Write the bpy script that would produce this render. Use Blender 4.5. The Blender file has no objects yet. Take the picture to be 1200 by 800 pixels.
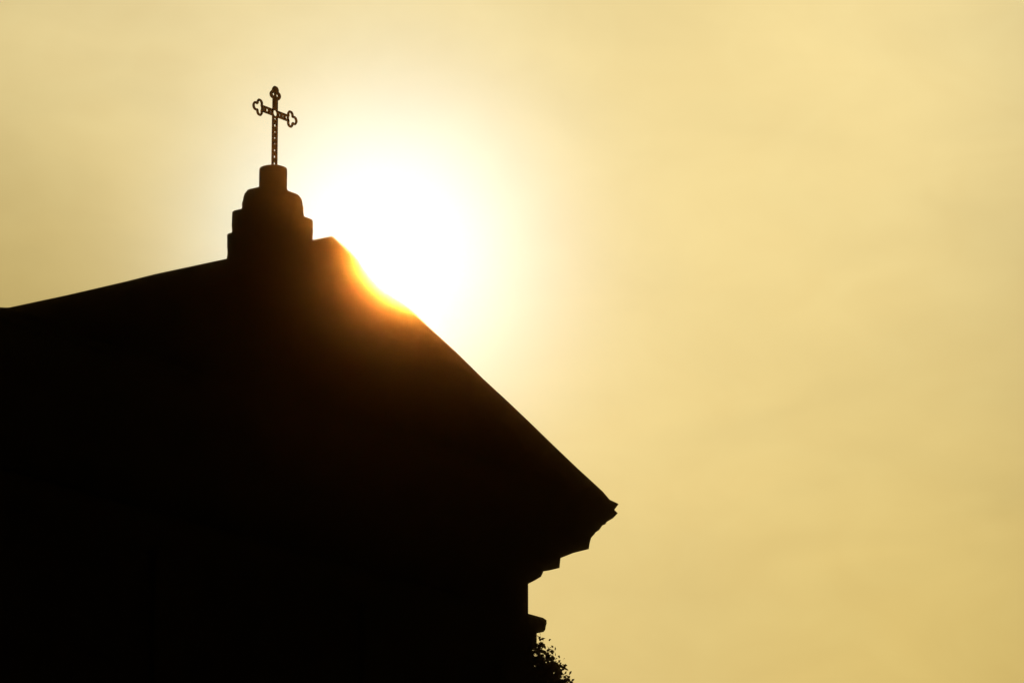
import bpy, bmesh, math, random
from mathutils import Vector, Matrix
R = math.radians
sc = bpy.context.scene
C = sc.collection

# ------------------------------------------------------------------ camera
cd = bpy.data.cameras.new('camera'); cam = bpy.data.objects.new('camera', cd); C.objects.link(cam)
cd.sensor_width = 36; cd.lens = 172.175
cam.location = (0, 0, 1.6); cam.rotation_euler = (R(90 + 15), 0, 0)
cd.clip_start = .1; cd.clip_end = 5000
sc.camera = cam

# ------------------------------------------------------------------ sky, sun, exposure
SUN_DIR = Vector((-0.02682145, 0.9623511, 0.27048284)).normalized()
SUN_EL = math.asin(SUN_DIR.z); SUN_AZ = math.atan2(SUN_DIR.x, SUN_DIR.y)   # azimuth from +Y towards +X
SUN_STRENGTH = 5.0
SKY_STRENGTH = .05
EXPOSURE = -2.72
VEILS = [(-6.2, 14.4, 2.6, (.66, .64, .54)), (6.2, 10.2, 4.0, (1.27, 1.23, 1.0)), (6.0, 19.5, 4.2, (1.55, 1.58, 1.7)), (-2.6, 19.6, 2.8, (1.12, 1.17, 1.38)), (-6.0, 18.4, 1.6, (1.12, 1.14, 1.2))]
AUREOLE = [((25, 58, 92), .02, .05, 1.68), ((7, 16, 28), .35, 1.0, 1.5), ((4, 8, 13), -1.0, .9, 1.3), ((5, 7, 8), .6, .3, 2.9)]   # colour, offset from the sun, width
world = bpy.data.worlds.new('World'); sc.world = world; world.use_nodes = True
nt = world.node_tree; N = nt.nodes; L = nt.links
for n in list(N): N.remove(n)
def node(t, **k):
    n = N.new(t)
    for a, b in k.items(): setattr(n, a, b)
    return n
def math_node(op, a, b=None, c=None):
    n = node('ShaderNodeMath', operation=op)
    for i, v in enumerate((a, b, c)):
        if v is None: continue
        if isinstance(v, (int, float)): n.inputs[i].default_value = v
        else: L.new(v, n.inputs[i])
    return n.outputs[0]
def vec_node(op, a, b=None, scale=None):
    n = node('ShaderNodeVectorMath', operation=op)
    for i, v in enumerate((a, b)):
        if v is None: continue
        if isinstance(v, (tuple, list)): n.inputs[i].default_value = v
        else: L.new(v, n.inputs[i])
    if scale is not None:
        if isinstance(scale, (int, float)): n.inputs['Scale'].default_value = scale
        else: L.new(scale, n.inputs['Scale'])
    return n.outputs['Value'] if op in ('DOT_PRODUCT', 'LENGTH') else n.outputs[0]
tc = node('ShaderNodeTexCoord').outputs['Generated']
sky = node('ShaderNodeTexSky', sky_type='NISHITA', sun_disc=False)
sky.sun_elevation = SUN_EL; sky.sun_rotation = SUN_AZ
sky.dust_density = 10; sky.air_density = 1; sky.ozone_density = 1; sky.altitude = 0
# smoky air: it scatters forward, so the sky is bright round the sun and sinks towards the far side of the dome
fwd = math_node('POWER', math_node('MULTIPLY_ADD', vec_node('DOT_PRODUCT', tc, tuple(SUN_DIR)), .5, .5), 14)
col = vec_node('MULTIPLY', vec_node('SCALE', sky.outputs[0], scale=fwd), (1.01, 1.03, .69))
def lobe(az, el, sigma):                                   # a soft patch of the sky, all in degrees
    d = Vector((math.sin(R(az)) * math.cos(R(el)), math.cos(R(az)) * math.cos(R(el)), math.sin(R(el))))
    n = vec_node('LENGTH', vec_node('SUBTRACT', tc, tuple(d)))
    return math_node('EXPONENT', math_node('MULTIPLY', math_node('MULTIPLY', n, n), -1 / R(sigma) ** 2))
def veil(color, az, el, sigma, tint):                      # thin or thick veil of cloud: brightens or dims what is behind it
    k = vec_node('SCALE', tuple(t - 1 for t in tint), scale=lobe(az, el, sigma))
    return vec_node('MULTIPLY', color, vec_node('ADD', k, (1, 1, 1)))
for args in VEILS: col = veil(col, *args)
cl = node('ShaderNodeTexNoise'); cl.inputs['Scale'].default_value = 22; cl.inputs['Detail'].default_value = 5; cl.inputs['Roughness'].default_value = .5
cl.inputs['Distortion'].default_value = .6
L.new(vec_node('MULTIPLY', tc, (1, 1, 2.2)), cl.inputs['Vector'])
col = vec_node('SCALE', col, scale=math_node('MULTIPLY_ADD', cl.outputs['Fac'], .2, .9))
c2 = node('ShaderNodeTexNoise'); c2.inputs['Scale'].default_value = 46; c2.inputs['Detail'].default_value = 4; c2.inputs['Distortion'].default_value = 1.2
L.new(vec_node('MULTIPLY', vec_node('ADD', tc, (3.1, 1.7, .4)), (1, 1, 1.3)), c2.inputs['Vector'])
k2 = math_node('MULTIPLY_ADD', c2.outputs['Fac'], .09, -.045)
col = vec_node('MULTIPLY', col, vec_node('ADD', vec_node('SCALE', (.6, 1.0, 1.5), scale=k2), (1, 1, 1)))
# aureole of the veiled sun
for rgb, da, de, sigma in AUREOLE:
    col = vec_node('ADD', col, vec_node('SCALE', rgb, scale=lobe(math.degrees(SUN_AZ) + da, math.degrees(SUN_EL) + de, sigma)))
bg = node('ShaderNodeBackground'); bg.inputs['Strength'].default_value = SKY_STRENGTH
wo = node('ShaderNodeOutputWorld')
L.new(col, bg.inputs['Color']); L.new(bg.outputs[0], wo.inputs['Surface'])

sd = bpy.data.lights.new('sun', 'SUN'); sun = bpy.data.objects.new('sun', sd); C.objects.link(sun)
sd.energy = SUN_STRENGTH; sd.angle = R(.53); sd.color = (1, .42, .085)
sun.rotation_euler = SUN_DIR.to_track_quat('Z', 'Y').to_euler(); sun.location = (0, 0, 60)
cy = sc.cycles; cy.use_denoising = True; cy.denoiser = 'OPENIMAGEDENOISE'; cy.denoising_input_passes = 'RGB'; cy.use_adaptive_sampling = False; cy.max_bounces = 6; cy.volume_bounces = 0
vs = sc.view_settings
vs.view_transform = 'Standard'; vs.look = 'None'; vs.exposure = EXPOSURE; vs.gamma = 1; vs.use_curve_mapping = False

# ------------------------------------------------------------------ materials
def material(name, c1, c2, scale=4, rough=.85, metallic=0, bump=.2, detail=8, pattern=None, spec=.3):
    m = bpy.data.materials.new(name); m.use_nodes = True
    t = m.node_tree; n = t.nodes; l = t.links; b = n['Principled BSDF']
    co = n.new('ShaderNodeTexCoord').outputs['Object']
    ns = n.new('ShaderNodeTexNoise'); ns.inputs['Scale'].default_value = scale; ns.inputs['Detail'].default_value = detail
    l.new(co, ns.inputs['Vector'])
    rp = n.new('ShaderNodeValToRGB'); rp.color_ramp.elements[0].color = (*c1, 1); rp.color_ramp.elements[1].color = (*c2, 1)
    rp.color_ramp.elements[0].position = .3; rp.color_ramp.elements[1].position = .72
    l.new(ns.outputs['Fac'], rp.inputs['Fac'])
    colour = rp.outputs['Color']; height = ns.outputs['Fac']
    if pattern:
        br = n.new('ShaderNodeTexBrick'); br.inputs['Scale'].default_value = 1
        br.inputs['Brick Width'].default_value = pattern[0]; br.inputs['Row Height'].default_value = pattern[1]
        br.inputs['Mortar Size'].default_value = pattern[2]
        br.inputs['Color1'].default_value = (1, 1, 1, 1); br.inputs['Color2'].default_value = (.82, .8, .78, 1); br.inputs['Mortar'].default_value = (.55, .53, .5, 1)
        sp = n.new('ShaderNodeSeparateXYZ'); l.new(co, sp.inputs[0])
        ad = n.new('ShaderNodeMath'); ad.operation = 'ADD'; l.new(sp.outputs[0], ad.inputs[0]); l.new(sp.outputs[1], ad.inputs[1])
        cb = n.new('ShaderNodeCombineXYZ'); l.new(ad.outputs[0], cb.inputs[0]); l.new(sp.outputs[2] if pattern[3] else sp.outputs[1], cb.inputs[1])
        l.new(cb.outputs[0], br.inputs['Vector'])
        mx = n.new('ShaderNodeMix'); mx.data_type = 'RGBA'; mx.blend_type = 'MULTIPLY'; mx.inputs['Factor'].default_value = 1
        l.new(colour, mx.inputs['A']); l.new(br.outputs['Color'], mx.inputs['B']); colour = mx.outputs['Result']
    bp = n.new('ShaderNodeBump'); bp.inputs['Strength'].default_value = bump; bp.inputs['Distance'].default_value = .03
    l.new(height, bp.inputs['Height']); l.new(bp.outputs['Normal'], b.inputs['Normal'])
    l.new(colour, b.inputs['Base Color'])
    b.inputs['Roughness'].default_value = rough; b.inputs['Metallic'].default_value = metallic
    b.inputs['Specular IOR Level'].default_value = spec
    return m
STONE = material('weathered_stone', (.16, .145, .12), (.27, .245, .2), 2.5, .92, pattern=(.9, .42, .008, True), spec=.15)
TRIM = material('carved_stone', (.17, .155, .13), (.26, .24, .2), 3.5, .92, spec=.15)
TILE = material('clay_roof_tile', (.12, .05, .03), (.22, .09, .05), 6, .9, pattern=(.3, .36, .02, False), spec=.15)
IRON = material('wrought_iron', (.012, .011, .01), (.03, .025, .022), 25, .7, .3, .1)
WOOD = material('oak_door', (.05, .03, .018), (.1, .06, .035), 9, .75)
GLASS = material('dark_leaded_glass', (.012, .014, .016), (.03, .032, .03), 8, .3, 0, .1)
LEAF = material('leaf_green', (.035, .06, .018), (.07, .1, .03), 3, .7, 0, 0, spec=.2)
BARK = material('bark', (.05, .035, .025), (.11, .08, .06), 14, .95, 0, .6)
GRASS = material('mown_grass', (.035, .06, .02), (.08, .1, .035), .35, .95, 0, .4)
PAVING = material('stone_paving', (.16, .15, .135), (.25, .235, .21), 1.2, .9, pattern=(.8, .5, .01, False))

# ------------------------------------------------------------------ mesh helpers
def link(name, bm, m, parent=None, smooth=False):
    bmesh.ops.recalc_face_normals(bm, faces=bm.faces)
    me = bpy.data.meshes.new(name); bm.to_mesh(me); bm.free()
    me.materials.append(m)
    if smooth:
        for p in me.polygons: p.use_smooth = True
    o = bpy.data.objects.new(name, me); C.objects.link(o)
    if parent: o.parent = parent
    return o
def empty(name, loc, rz=0, label=None, cat=None, group=None):
    o = bpy.data.objects.new(name, None); C.objects.link(o); o.location = loc; o.rotation_euler = (0, 0, rz)
    if label: o['label'] = label
    if cat: o['category'] = cat
    if group: o['group'] = group
    return o
def hull(bm, rings, close=True, caps=True):                # joins rings of points (all of one length) into a skin
    vv = [[bm.verts.new(p) for p in r] for r in rings]
    k = len(rings[0])
    for a, b in zip(vv, vv[1:]):
        for i in range(k if close else k - 1):
            j = (i + 1) % k
            bm.faces.new((a[i], a[j], b[j], b[i]))
    if caps: bm.faces.new(vv[0][::-1]); bm.faces.new(vv[-1])
    return vv
def box(bm, x0, x1, y0, y1, z0, z1):
    hull(bm, [[(x0, y0, z), (x1, y0, z), (x1, y1, z), (x0, y1, z)] for z in (z0, z1)])
def rect_loft(bm, cx, cy, secs, cham=.012, wear=0):        # sections (z, half x, half y), corners slightly worn
    rings = []; rw = random.Random(len(secs)); full = []
    if wear:
        for s0, s1 in zip(secs, secs[1:]):
            n = max(1, int((s1[0] - s0[0]) / .06))
            full += [tuple(a + (b - a) * i / n for a, b in zip(s0, s1)) for i in range(n)]
        secs = [(z, hx + rw.gauss(0, wear), hy + rw.gauss(0, wear)) for z, hx, hy in full + [secs[-1]]]
    for z, hx, hy in secs:
        c = min(cham, hx * .4, hy * .4)
        rings.append([(cx + x, cy + y, z) for x, y in ((-hx + c, -hy), (hx - c, -hy), (hx, -hy + c), (hx, hy - c), (hx - c, hy), (-hx + c, hy), (-hx, hy - c), (-hx, -hy + c))])
    hull(bm, rings)
def tube(bm, pts, r, seg=6, closed=False, radii=None):
    pts = [Vector(p) for p in pts]; n = len(pts); rings = []
    up = Vector((0, 1, 0))
    for i, p in enumerate(pts):
        if closed: d = pts[(i + 1) % n] - pts[i - 1]
        else: d = pts[min(i + 1, n - 1)] - pts[max(i - 1, 0)]
        d.normalize()
        u = up if abs(d.dot(up)) < .95 else Vector((1, 0, 0))
        a = d.cross(u).normalized(); b = d.cross(a)
        rr = radii[i] if radii else r
        rings.append([p + a * rr * math.cos(2 * math.pi * k / seg) + b * rr * math.sin(2 * math.pi * k / seg) for k in range(seg)])
    if closed: hull(bm, rings + [rings[0]], caps=False); bmesh.ops.remove_doubles(bm, verts=bm.verts, dist=1e-6)
    else: hull(bm, rings)
XW, DEPTH = 6.266, 22.0                                    # half width and depth of the church's body
def sweep(bm, prof, back=DEPTH):                           # a moulding run round the front and both sides with mitred corners
    pts = [(-.3, prof[0][1])] + list(prof) + [(-.3, prof[-1][1])]
    rings = []
    for sx, y in ((-1, back), (-1, None), (1, None), (1, back)):
        rings.append([(sx * (XW + d), -d if y is None else y, z) for d, z in pts])
    hull(bm, rings)

# ------------------------------------------------------------------ ground
bm = bmesh.new()
g = 24
for i in range(g):
    for j in range(g):
        x0, x1 = -600 + 1200 * i / g, -600 + 1200 * (i + 1) / g; y0, y1 = -600 + 1200 * j / g, -600 + 1200 * (j + 1) / g
        bm.faces.new([bm.verts.new(p) for p in ((x0, y0, 0), (x1, y0, 0), (x1, y1, 0), (x0, y1, 0))])
bmesh.ops.remove_doubles(bm, verts=bm.verts, dist=1e-4)
o = link('ground', bm, GRASS); o['kind'] = 'structure'
bm = bmesh.new(); box(bm, -9, 9, -4, 69, -.2, .1)
o = link('pavement', bm, PAVING); o['kind'] = 'structure'

# ------------------------------------------------------------------ church
ANG = 0.92968013
ch = empty('church', (-3.49195, 70.6573, 0), ANG, 'tall stone church with a pedimented gable and a cross on top, dark against the sun', 'church')
bm = bmesh.new(); box(bm, -XW - .028, XW + .028, -.028, DEPTH, .9, 16.88)
wall = link('wall', bm, STONE, ch)
bm = bmesh.new(); rect_loft(bm, 0, DEPTH / 2 - .1, [(0, XW + .35, DEPTH / 2 + .3), (.75, XW + .35, DEPTH / 2 + .3), (.9, XW + .1, DEPTH / 2 + .12)])
link('plinth', bm, TRIM, ch)
bm = bmesh.new(); sweep(bm, [(.096, 16.87), (.096, 17.131), (.173, 17.155), (.192, 17.19), (.198, 17.247), (.208, 17.294), (.206, 17.349), (.166, 17.384), (.111, 17.399), (.004, 17.436)])
link('architrave', bm, TRIM, ch)
bm = bmesh.new(); sweep(bm, [(0, 17.40), (0, 17.95)])
link('frieze', bm, STONE, ch)
HC = [(1.027, 19.258), (.98, 19.165), (1.019, 19.112), (.963, 19.026), (.892, 18.964), (.876, 18.924), (.843, 18.906), (.804, 18.824), (.765, 18.789), (.75, 18.755), (.714, 18.698), (.697, 18.607), (.687, 18.514), (.512, 18.443), (.367, 18.354), (.36, 18.278), (.355, 18.194), (.238, 18.148), (.174, 18.164), (.167, 18.11), (.145, 18.043), (.081, 17.984), (.003, 17.924)]
bm = bmesh.new(); sweep(bm, HC)
cornice = link('cornice', bm, TRIM, ch)
# tympanum and raking cornice
ZA, XB, ZB, XC, ZC, XT, ZT, DA = 21.9928, 6.8597, 19.3867, 7.049, 19.2862, 7.2934, 19.2651, 1.0272
bm = bmesh.new(); sl = (ZA - ZB) / XB
hull(bm, [[(-XW + .1, y, 19.2), (XW - .1, y, 19.2), (0, y, 19.2 + sl * (XW - .1))] for y in (.12, .6)])
link('tympanum', bm, STONE, ch)
bm = bmesh.new()
RP = [(1.0272, 0), (1.0272, -.05), (1.0, -.065), (.985, -.12), (.93, -.19), (.86, -.23), (.86, -.25), (.82, -.25), (.82, -.42), (.80, -.44), (.42, -.44), (.36, -.5), (.30, -.5), (.28, -.58), (.14, -.64), (.05, -.72), (-.3, -.72), (-.3, 0)]
rw = random.Random(4)
ends = [(XB, ZB, .2), (XC, ZC, .1), (XT, ZT, .02)]
blocks = [(x * .62, ZA - sl * x * .62, 1) for x in range(1, 9)] + [(x * .62, ZA - sl * x * .62, .2 + .8 * (11.06 - x) / 3.06) for x in range(9, 11)]
left = [(-x, z, k) for x, z, k in blocks] + [(-XB, ZB, .2), (-XC, ZC + .045, .1), (-XT, ZT + .02, .02)]
rings = []
for x, z, k in left[::-1] + [(0, ZA, 1)] + blocks + ends:                 # stone blocks that have settled a little
    j = rw.gauss(0, .007) if .5 < abs(x) < 6.5 else 0; q = rw.gauss(0, .006)
    rings.append([(x, -d - (q if d > 0 else 0), z + j + dz * k) for d, dz in RP])
hull(bm, rings)
link('raking_cornice', bm, TRIM, ch)
bm = bmesh.new()
for s in (-1, 1):
    ex, ez = XT - .06, ZA - .05 - sl * (XT - .06)
    rows = 26; cols = 2
    hull(bm, [[(0, .25, ZA - .05), (s * ex, .25, ez), (s * ex, .25, ez - .1), (0, .25, ZA - .15)], [(0, DEPTH + .5, ZA - .05), (s * ex, DEPTH + .5, ez), (s * ex, DEPTH + .5, ez - .1), (0, DEPTH + .5, ZA - .15)]])
bmesh.ops.remove_doubles(bm, verts=bm.verts, dist=1e-4)
link('roof', bm, TILE, ch)
bm = bmesh.new(); hull(bm, [[(-XW, y, 17.9), (XW, y, 17.9), (XW, y, 19.2), (0, y, ZA - .2), (-XW, y, 19.2)] for y in (DEPTH - .5, DEPTH + .05)])
link('rear_gable', bm, STONE, ch)

# pedestal of the cross, astride the ridge
PY = .14
ped = empty('pedestal', (0, PY, 0)); ped.parent = ch
bm = bmesh.new(); rect_loft(bm, 0, 0, [(20.4, .6, .4), (22.14, .6, .4), (22.165, .585, .385)], .02, .004)
base = link('base_block', bm, TRIM, ped)
bm = bmesh.new(); rect_loft(bm, 0, 0, [(22.1, .55, .35), (22.50, .55, .35), (22.525, .53, .33)], .02, .004)
link('die_block', bm, TRIM, ped)
bm = bmesh.new()
secs = [(22.5, .43, .31), (22.56, .42, .305), (22.62, .415, .30)]
for i in range(1, 9):
    t = i / 8 * math.pi / 2; r = .1
    secs.append((22.62 + .27 * math.sin(t), .415 - r * (1 - math.cos(t)), .30 - r * .9 * (1 - math.cos(t))))
rect_loft(bm, 0, 0, secs, .05, .003)
link('rounded_shoulder', bm, TRIM, ped, False)
bm = bmesh.new(); rings = []
for z, r in ((22.8, .225), (22.91, .225), (22.93, .212), (23.215, .212), (23.25, .205), (23.262, .18)):
    rings.append([(r * math.cos(2 * math.pi * k / 32), r * math.sin(2 * math.pi * k / 32), z) for k in range(32)])
hull(bm, rings)
link('drum_cap', bm, TRIM, ped)

# openwork iron cross
cr = empty('cross', (.025, PY, 0)); cr.parent = ch
cr['label'] = 'black openwork iron cross with trefoil ends'
ZX = 24.135
T = .012
def lattice(bm, a, b, w, rail, step, solid, horiz):
    for s in (-1, 1):
        lo, hi = sorted((s * w, s * (w - rail)))
        if horiz: box(bm, a, b, -T, T, ZX + lo, ZX + hi)
        else: box(bm, lo, hi, -T, T, a, b)
    t = a; rnd = random.Random(int(a * 1000))
    while t < b - 1e-6:
        e = min(t + solid * rnd.uniform(.8, 1.3), b)
        if horiz: box(bm, t, e, -T * .8, T * .8, ZX - w + rail, ZX + w - rail)
        else: box(bm, -w + rail, w - rail, -T * .8, T * .8, t, e)
        t = e + (step - solid) * rnd.uniform(.5, 1.25)
def trefoil(bm, ox, oz, ang, k, r, flat=.022):
    circ = [(.0, 0, .075), (-.01, .072, .055), (-.01, -.072, .055), (.085, 0, .06)]
    pts = []
    for i in range(56):
        f = 2 * math.pi * i / 56; dx, dz = math.cos(f), math.sin(f); best = 0
        for cx, cz, cr_ in circ:
            bq = dx * cx + dz * cz; disc = bq * bq - (cx * cx + cz * cz - cr_ * cr_)
            if disc >= 0: best = max(best, bq + math.sqrt(disc))
        x, z = dx * best * k, dz * best * k
        pts.append((ox + x * math.cos(ang) - z * math.sin(ang), 0, oz + x * math.sin(ang) + z * math.cos(ang)))
    tube(bm, pts, r, 6, True)
bm = bmesh.new(); lattice(bm, 23.24, ZX - .05, .06, .036, .105, .066, False); lattice(bm, ZX + .05, ZX + .27, .055, .034, .09, .075, False)
link('shaft', bm, IRON, cr)
bm = bmesh.new(); lattice(bm, -.325, -.05, .052, .03, .085, .045, True); lattice(bm, .05, .325, .052, .03, .085, .045, True)
link('crossbar', bm, IRON, cr)
bm = bmesh.new(); tube(bm, [(.062 * math.cos(2 * math.pi * k / 20), 0, ZX + .062 * math.sin(2 * math.pi * k / 20)) for k in range(20)], .018, 6, True)
link('centre_ring', bm, IRON, cr)
for ang, d, k, r in ((0, .375, .93, .02), (math.pi, .375, .93, .02), (math.pi / 2, .295, .78, .026)):
    bm = bmesh.new(); trefoil(bm, d * math.cos(ang), ZX + d * math.sin(ang), ang, k, r)
    if ang == math.pi / 2: box(bm, -.02, .02, -T, T, ZX + .25, ZX + .37)
    link('trefoil_finial', bm, IRON, cr)

# facade: pilasters, door, windows
for x in (-5.8, -2.4, 2.4, 5.8):
    bm = bmesh.new(); w = .42
    rect_loft(bm, x, -.03, [(.9, w + .1, .16), (1.25, w + .1, .16), (1.32, w, .11), (16.3, w, .1), (16.34, w + .02, .115), (16.4, w + .02, .115), (16.44, w, .1), (16.86, w, .09)])
    link('pilaster', bm, TRIM, ch)
def arch_pts(w, z0, z1, n=14):
    return [(-w, z0)] + [(-w * math.cos(math.pi * i / n), z1 + w * math.sin(math.pi * i / n)) for i in range(n + 1)] + [(w, z0)]
def arched(bm, cx, w, z0, z1, y0, y1): hull(bm, [[(cx + x, y, z) for x, z in arch_pts(w, z0, z1)] for y in (y0, y1)])
def arch_frame(bm, cx, w, z0, z1, t, y0, y1):
    a = arch_pts(w, z0, z1); b = arch_pts(w + t, z0, z1)
    hull(bm, [[(cx + p[0], y0, p[1]), (cx + p[0], y1, p[1]), (cx + q[0], y1, q[1]), (cx + q[0], y0, q[1])] for p, q in zip(a, b)])
bm = bmesh.new(); arched(bm, 0, 1.3, .1, 4.2, -.40, -.3)
door = link('door', bm, WOOD, ch)
bm = bmesh.new(); arch_frame(bm, 0, 1.3, .1, 4.2, .35, -.6, -.02); link('door_surround', bm, TRIM, door)
bm = bmesh.new(); tube(bm, [(.2 + .07 * math.cos(k * math.pi / 8), -.45, 1.4 + .07 * math.sin(k * math.pi / 8)) for k in range(16)], .014, 6, True); link('handle', bm, IRON, door)
for cx, z0, z1, w in ((0, 8.4, 11.6, 1.0), (-4.05, 4.2, 7.2, .6), (4.05, 4.2, 7.2, .6)):
    bm = bmesh.new(); arched(bm, cx, w, z0, z1, -.05, -.032); wn = link('window', bm, GLASS, ch)
    bm = bmesh.new(); arch_frame(bm, cx, w, z0, z1, .2, -.16, -.02); link('frame', bm, TRIM, wn)
    bm = bmesh.new(); box(bm, cx - w - .3, cx + w + .3, -.26, -.02, z0 - .2, z0 - .003); link('sill', bm, TRIM, wn)
for y in (4, 9, 14, 19):
    for s in (-1, 1):
        bm = bmesh.new(); x = s * (XW + .028)
        hull(bm, [[(x + s * e, y + a, z) for a, z in arch_pts(.7, 8, 11.5)] for e in (.004, .03)]); wn = link('window', bm, GLASS, ch)
        bm = bmesh.new(); a = arch_pts(.7, 8, 11.5); b = arch_pts(.9, 8, 11.5)
        hull(bm, [[(x, y + p[0], p[1]), (x + s * .14, y + p[0], p[1]), (x + s * .14, y + q[0], q[1]), (x, y + q[0], q[1])] for p, q in zip(a, b)]); link('frame', bm, TRIM, wn)
bm = bmesh.new()
for i in range(5): box(bm, -2.6 - .32 * i, 2.6 + .32 * i, -.9 - .34 * (i + 1), -.42, .1 if i else .1, .9 - .16 * i - (.003 * i))
link('steps', bm, TRIM, ch)

# ------------------------------------------------------------------ tree beside the church
random.seed(11)
TX, TY, TOPZ = -1.5, 84.4, 19.2
tr = empty('leafy_tree', (TX, TY, 0), 0, 'dark leafy tree whose ragged crown edge shows beside the church wall under its cornice', 'tree')
bm = bmesh.new()
def limb(p0, p1, r0, r1, bend):
    p0, p1 = Vector(p0), Vector(p1); pts = []; rad = []
    off = Vector((random.uniform(-1, 1), random.uniform(-1, 1), 0)) * bend
    for i in range(7):
        t = i / 6; pts.append(p0.lerp(p1, t) + off * math.sin(math.pi * t)); rad.append(r0 + (r1 - r0) * t)
    tube(bm, pts, r0, 8, radii=rad); return pts
tk = limb((0, 0, 0), (.1, 0, 13.5), .34, .13, .25)
CC, CR = Vector((0, 0, 16.5)), Vector((2.5, 2.45, 2.8))
tips = []
for i in range(64):
    f = random.uniform(0, 2 * math.pi); e = math.asin(random.uniform(-.75, 1)); k = random.uniform(.7, 1.0)
    tip = CC + Vector((math.cos(f) * math.cos(e) * CR.x, math.sin(f) * math.cos(e) * CR.y, math.sin(e) * CR.z)) * k
    st = Vector((.07, 0, random.uniform(9.5, 13.4)))
    limb(st, tip, .06, .006, .25); tips.append((st, tip))
link('trunk', bm, BARK, tr, True)
bm = bmesh.new()
def leaf(p, s):
    d = Vector((random.gauss(0, 1), random.gauss(0, 1), random.gauss(0, .7))).normalized()
    q = Vector((random.gauss(0, 1), random.gauss(0, 1), random.gauss(0, 1))).normalized()
    b = d.cross(q).normalized() * s * .3; n = d.cross(b).normalized() * s * .08
    v = [bm.verts.new(p + x) for x in (Vector((0, 0, 0)), d * s * .4 + b + n, d * s, d * s * .4 - b + n)]
    bm.faces.new((v[0], v[1], v[2])); bm.faces.new((v[0], v[2], v[3]))
def sprig(p, d, n, length, s):
    for i in range(n):
        t = i / max(1, n - 1)
        leaf(p + d * length * t + Vector((random.gauss(0, .05), random.gauss(0, .05), random.gauss(0, .05))), s * random.uniform(.7, 1.2))
def ragged(d): return 1 + .07 * math.sin(5 * d.x + 3 * d.z + 1) + .06 * math.sin(9 * d.y - 7 * d.z) + .04 * math.sin(17 * d.x - 13 * d.y + 11 * d.z)
for k in range(7500):
    d = Vector((random.gauss(0, 1), random.gauss(0, 1), random.gauss(0, 1))).normalized()
    if d.z < -.8: continue
    lim = ragged(d); e = random.uniform(.45, .95) * lim
    c = CC + Vector((d.x * CR.x, d.y * CR.y, d.z * CR.z)) * e
    g_ = (d + Vector((random.gauss(0, .5), random.gauss(0, .5), random.gauss(0, .5)))).normalized()
    sprig(c, g_, 13, .3, .11 if e < .82 * lim else .09)
for k in range(2600):                                      # the sunny flank has the thickest foliage
    d = Vector((abs(random.gauss(.8, .45)), random.gauss(0, .4), abs(random.gauss(.35, .3)))).normalized()
    e = random.uniform(.8, .97) * ragged(d)
    c = CC + Vector((d.x * CR.x, d.y * CR.y, d.z * CR.z)) * e
    sprig(c, (d + Vector((random.gauss(0, .4), random.gauss(0, .4), random.gauss(0, .4)))).normalized(), 12, .24, .1)
for st, tip in tips:                                       # loose sprays that stand out of the crown
    for k in range(5):
        c = tip + Vector((random.gauss(0, .12), random.gauss(0, .12), random.gauss(0, .12)))
        sprig(c, ((c - CC).normalized() + Vector((random.gauss(0, .4), random.gauss(0, .4), random.gauss(0, .3)))).normalized(), 9, .3, .085)
link('crown', bm, LEAF, tr)
print('crown faces', len(tr.children[1].data.polygons))

# ------------------------------------------------------------------ haze
HAZE_DENSITY = 4.3e-4
bm = bmesh.new(); box(bm, -620, 620, -620, 620, -1, 27)
m = bpy.data.materials.new('thin_haze'); m.use_nodes = True; n = m.node_tree.nodes
for q in list(n): n.remove(q)
vo = n.new('ShaderNodeVolumePrincipled'); oo = n.new('ShaderNodeOutputMaterial')
vo.inputs['Color'].default_value = (.95, .72, .4, 1); vo.inputs['Density'].default_value = HAZE_DENSITY; vo.inputs['Anisotropy'].default_value = .999
m.node_tree.links.new(vo.outputs[0], oo.inputs['Volume'])
o = link('haze', bm, m); o['kind'] = 'stuff'
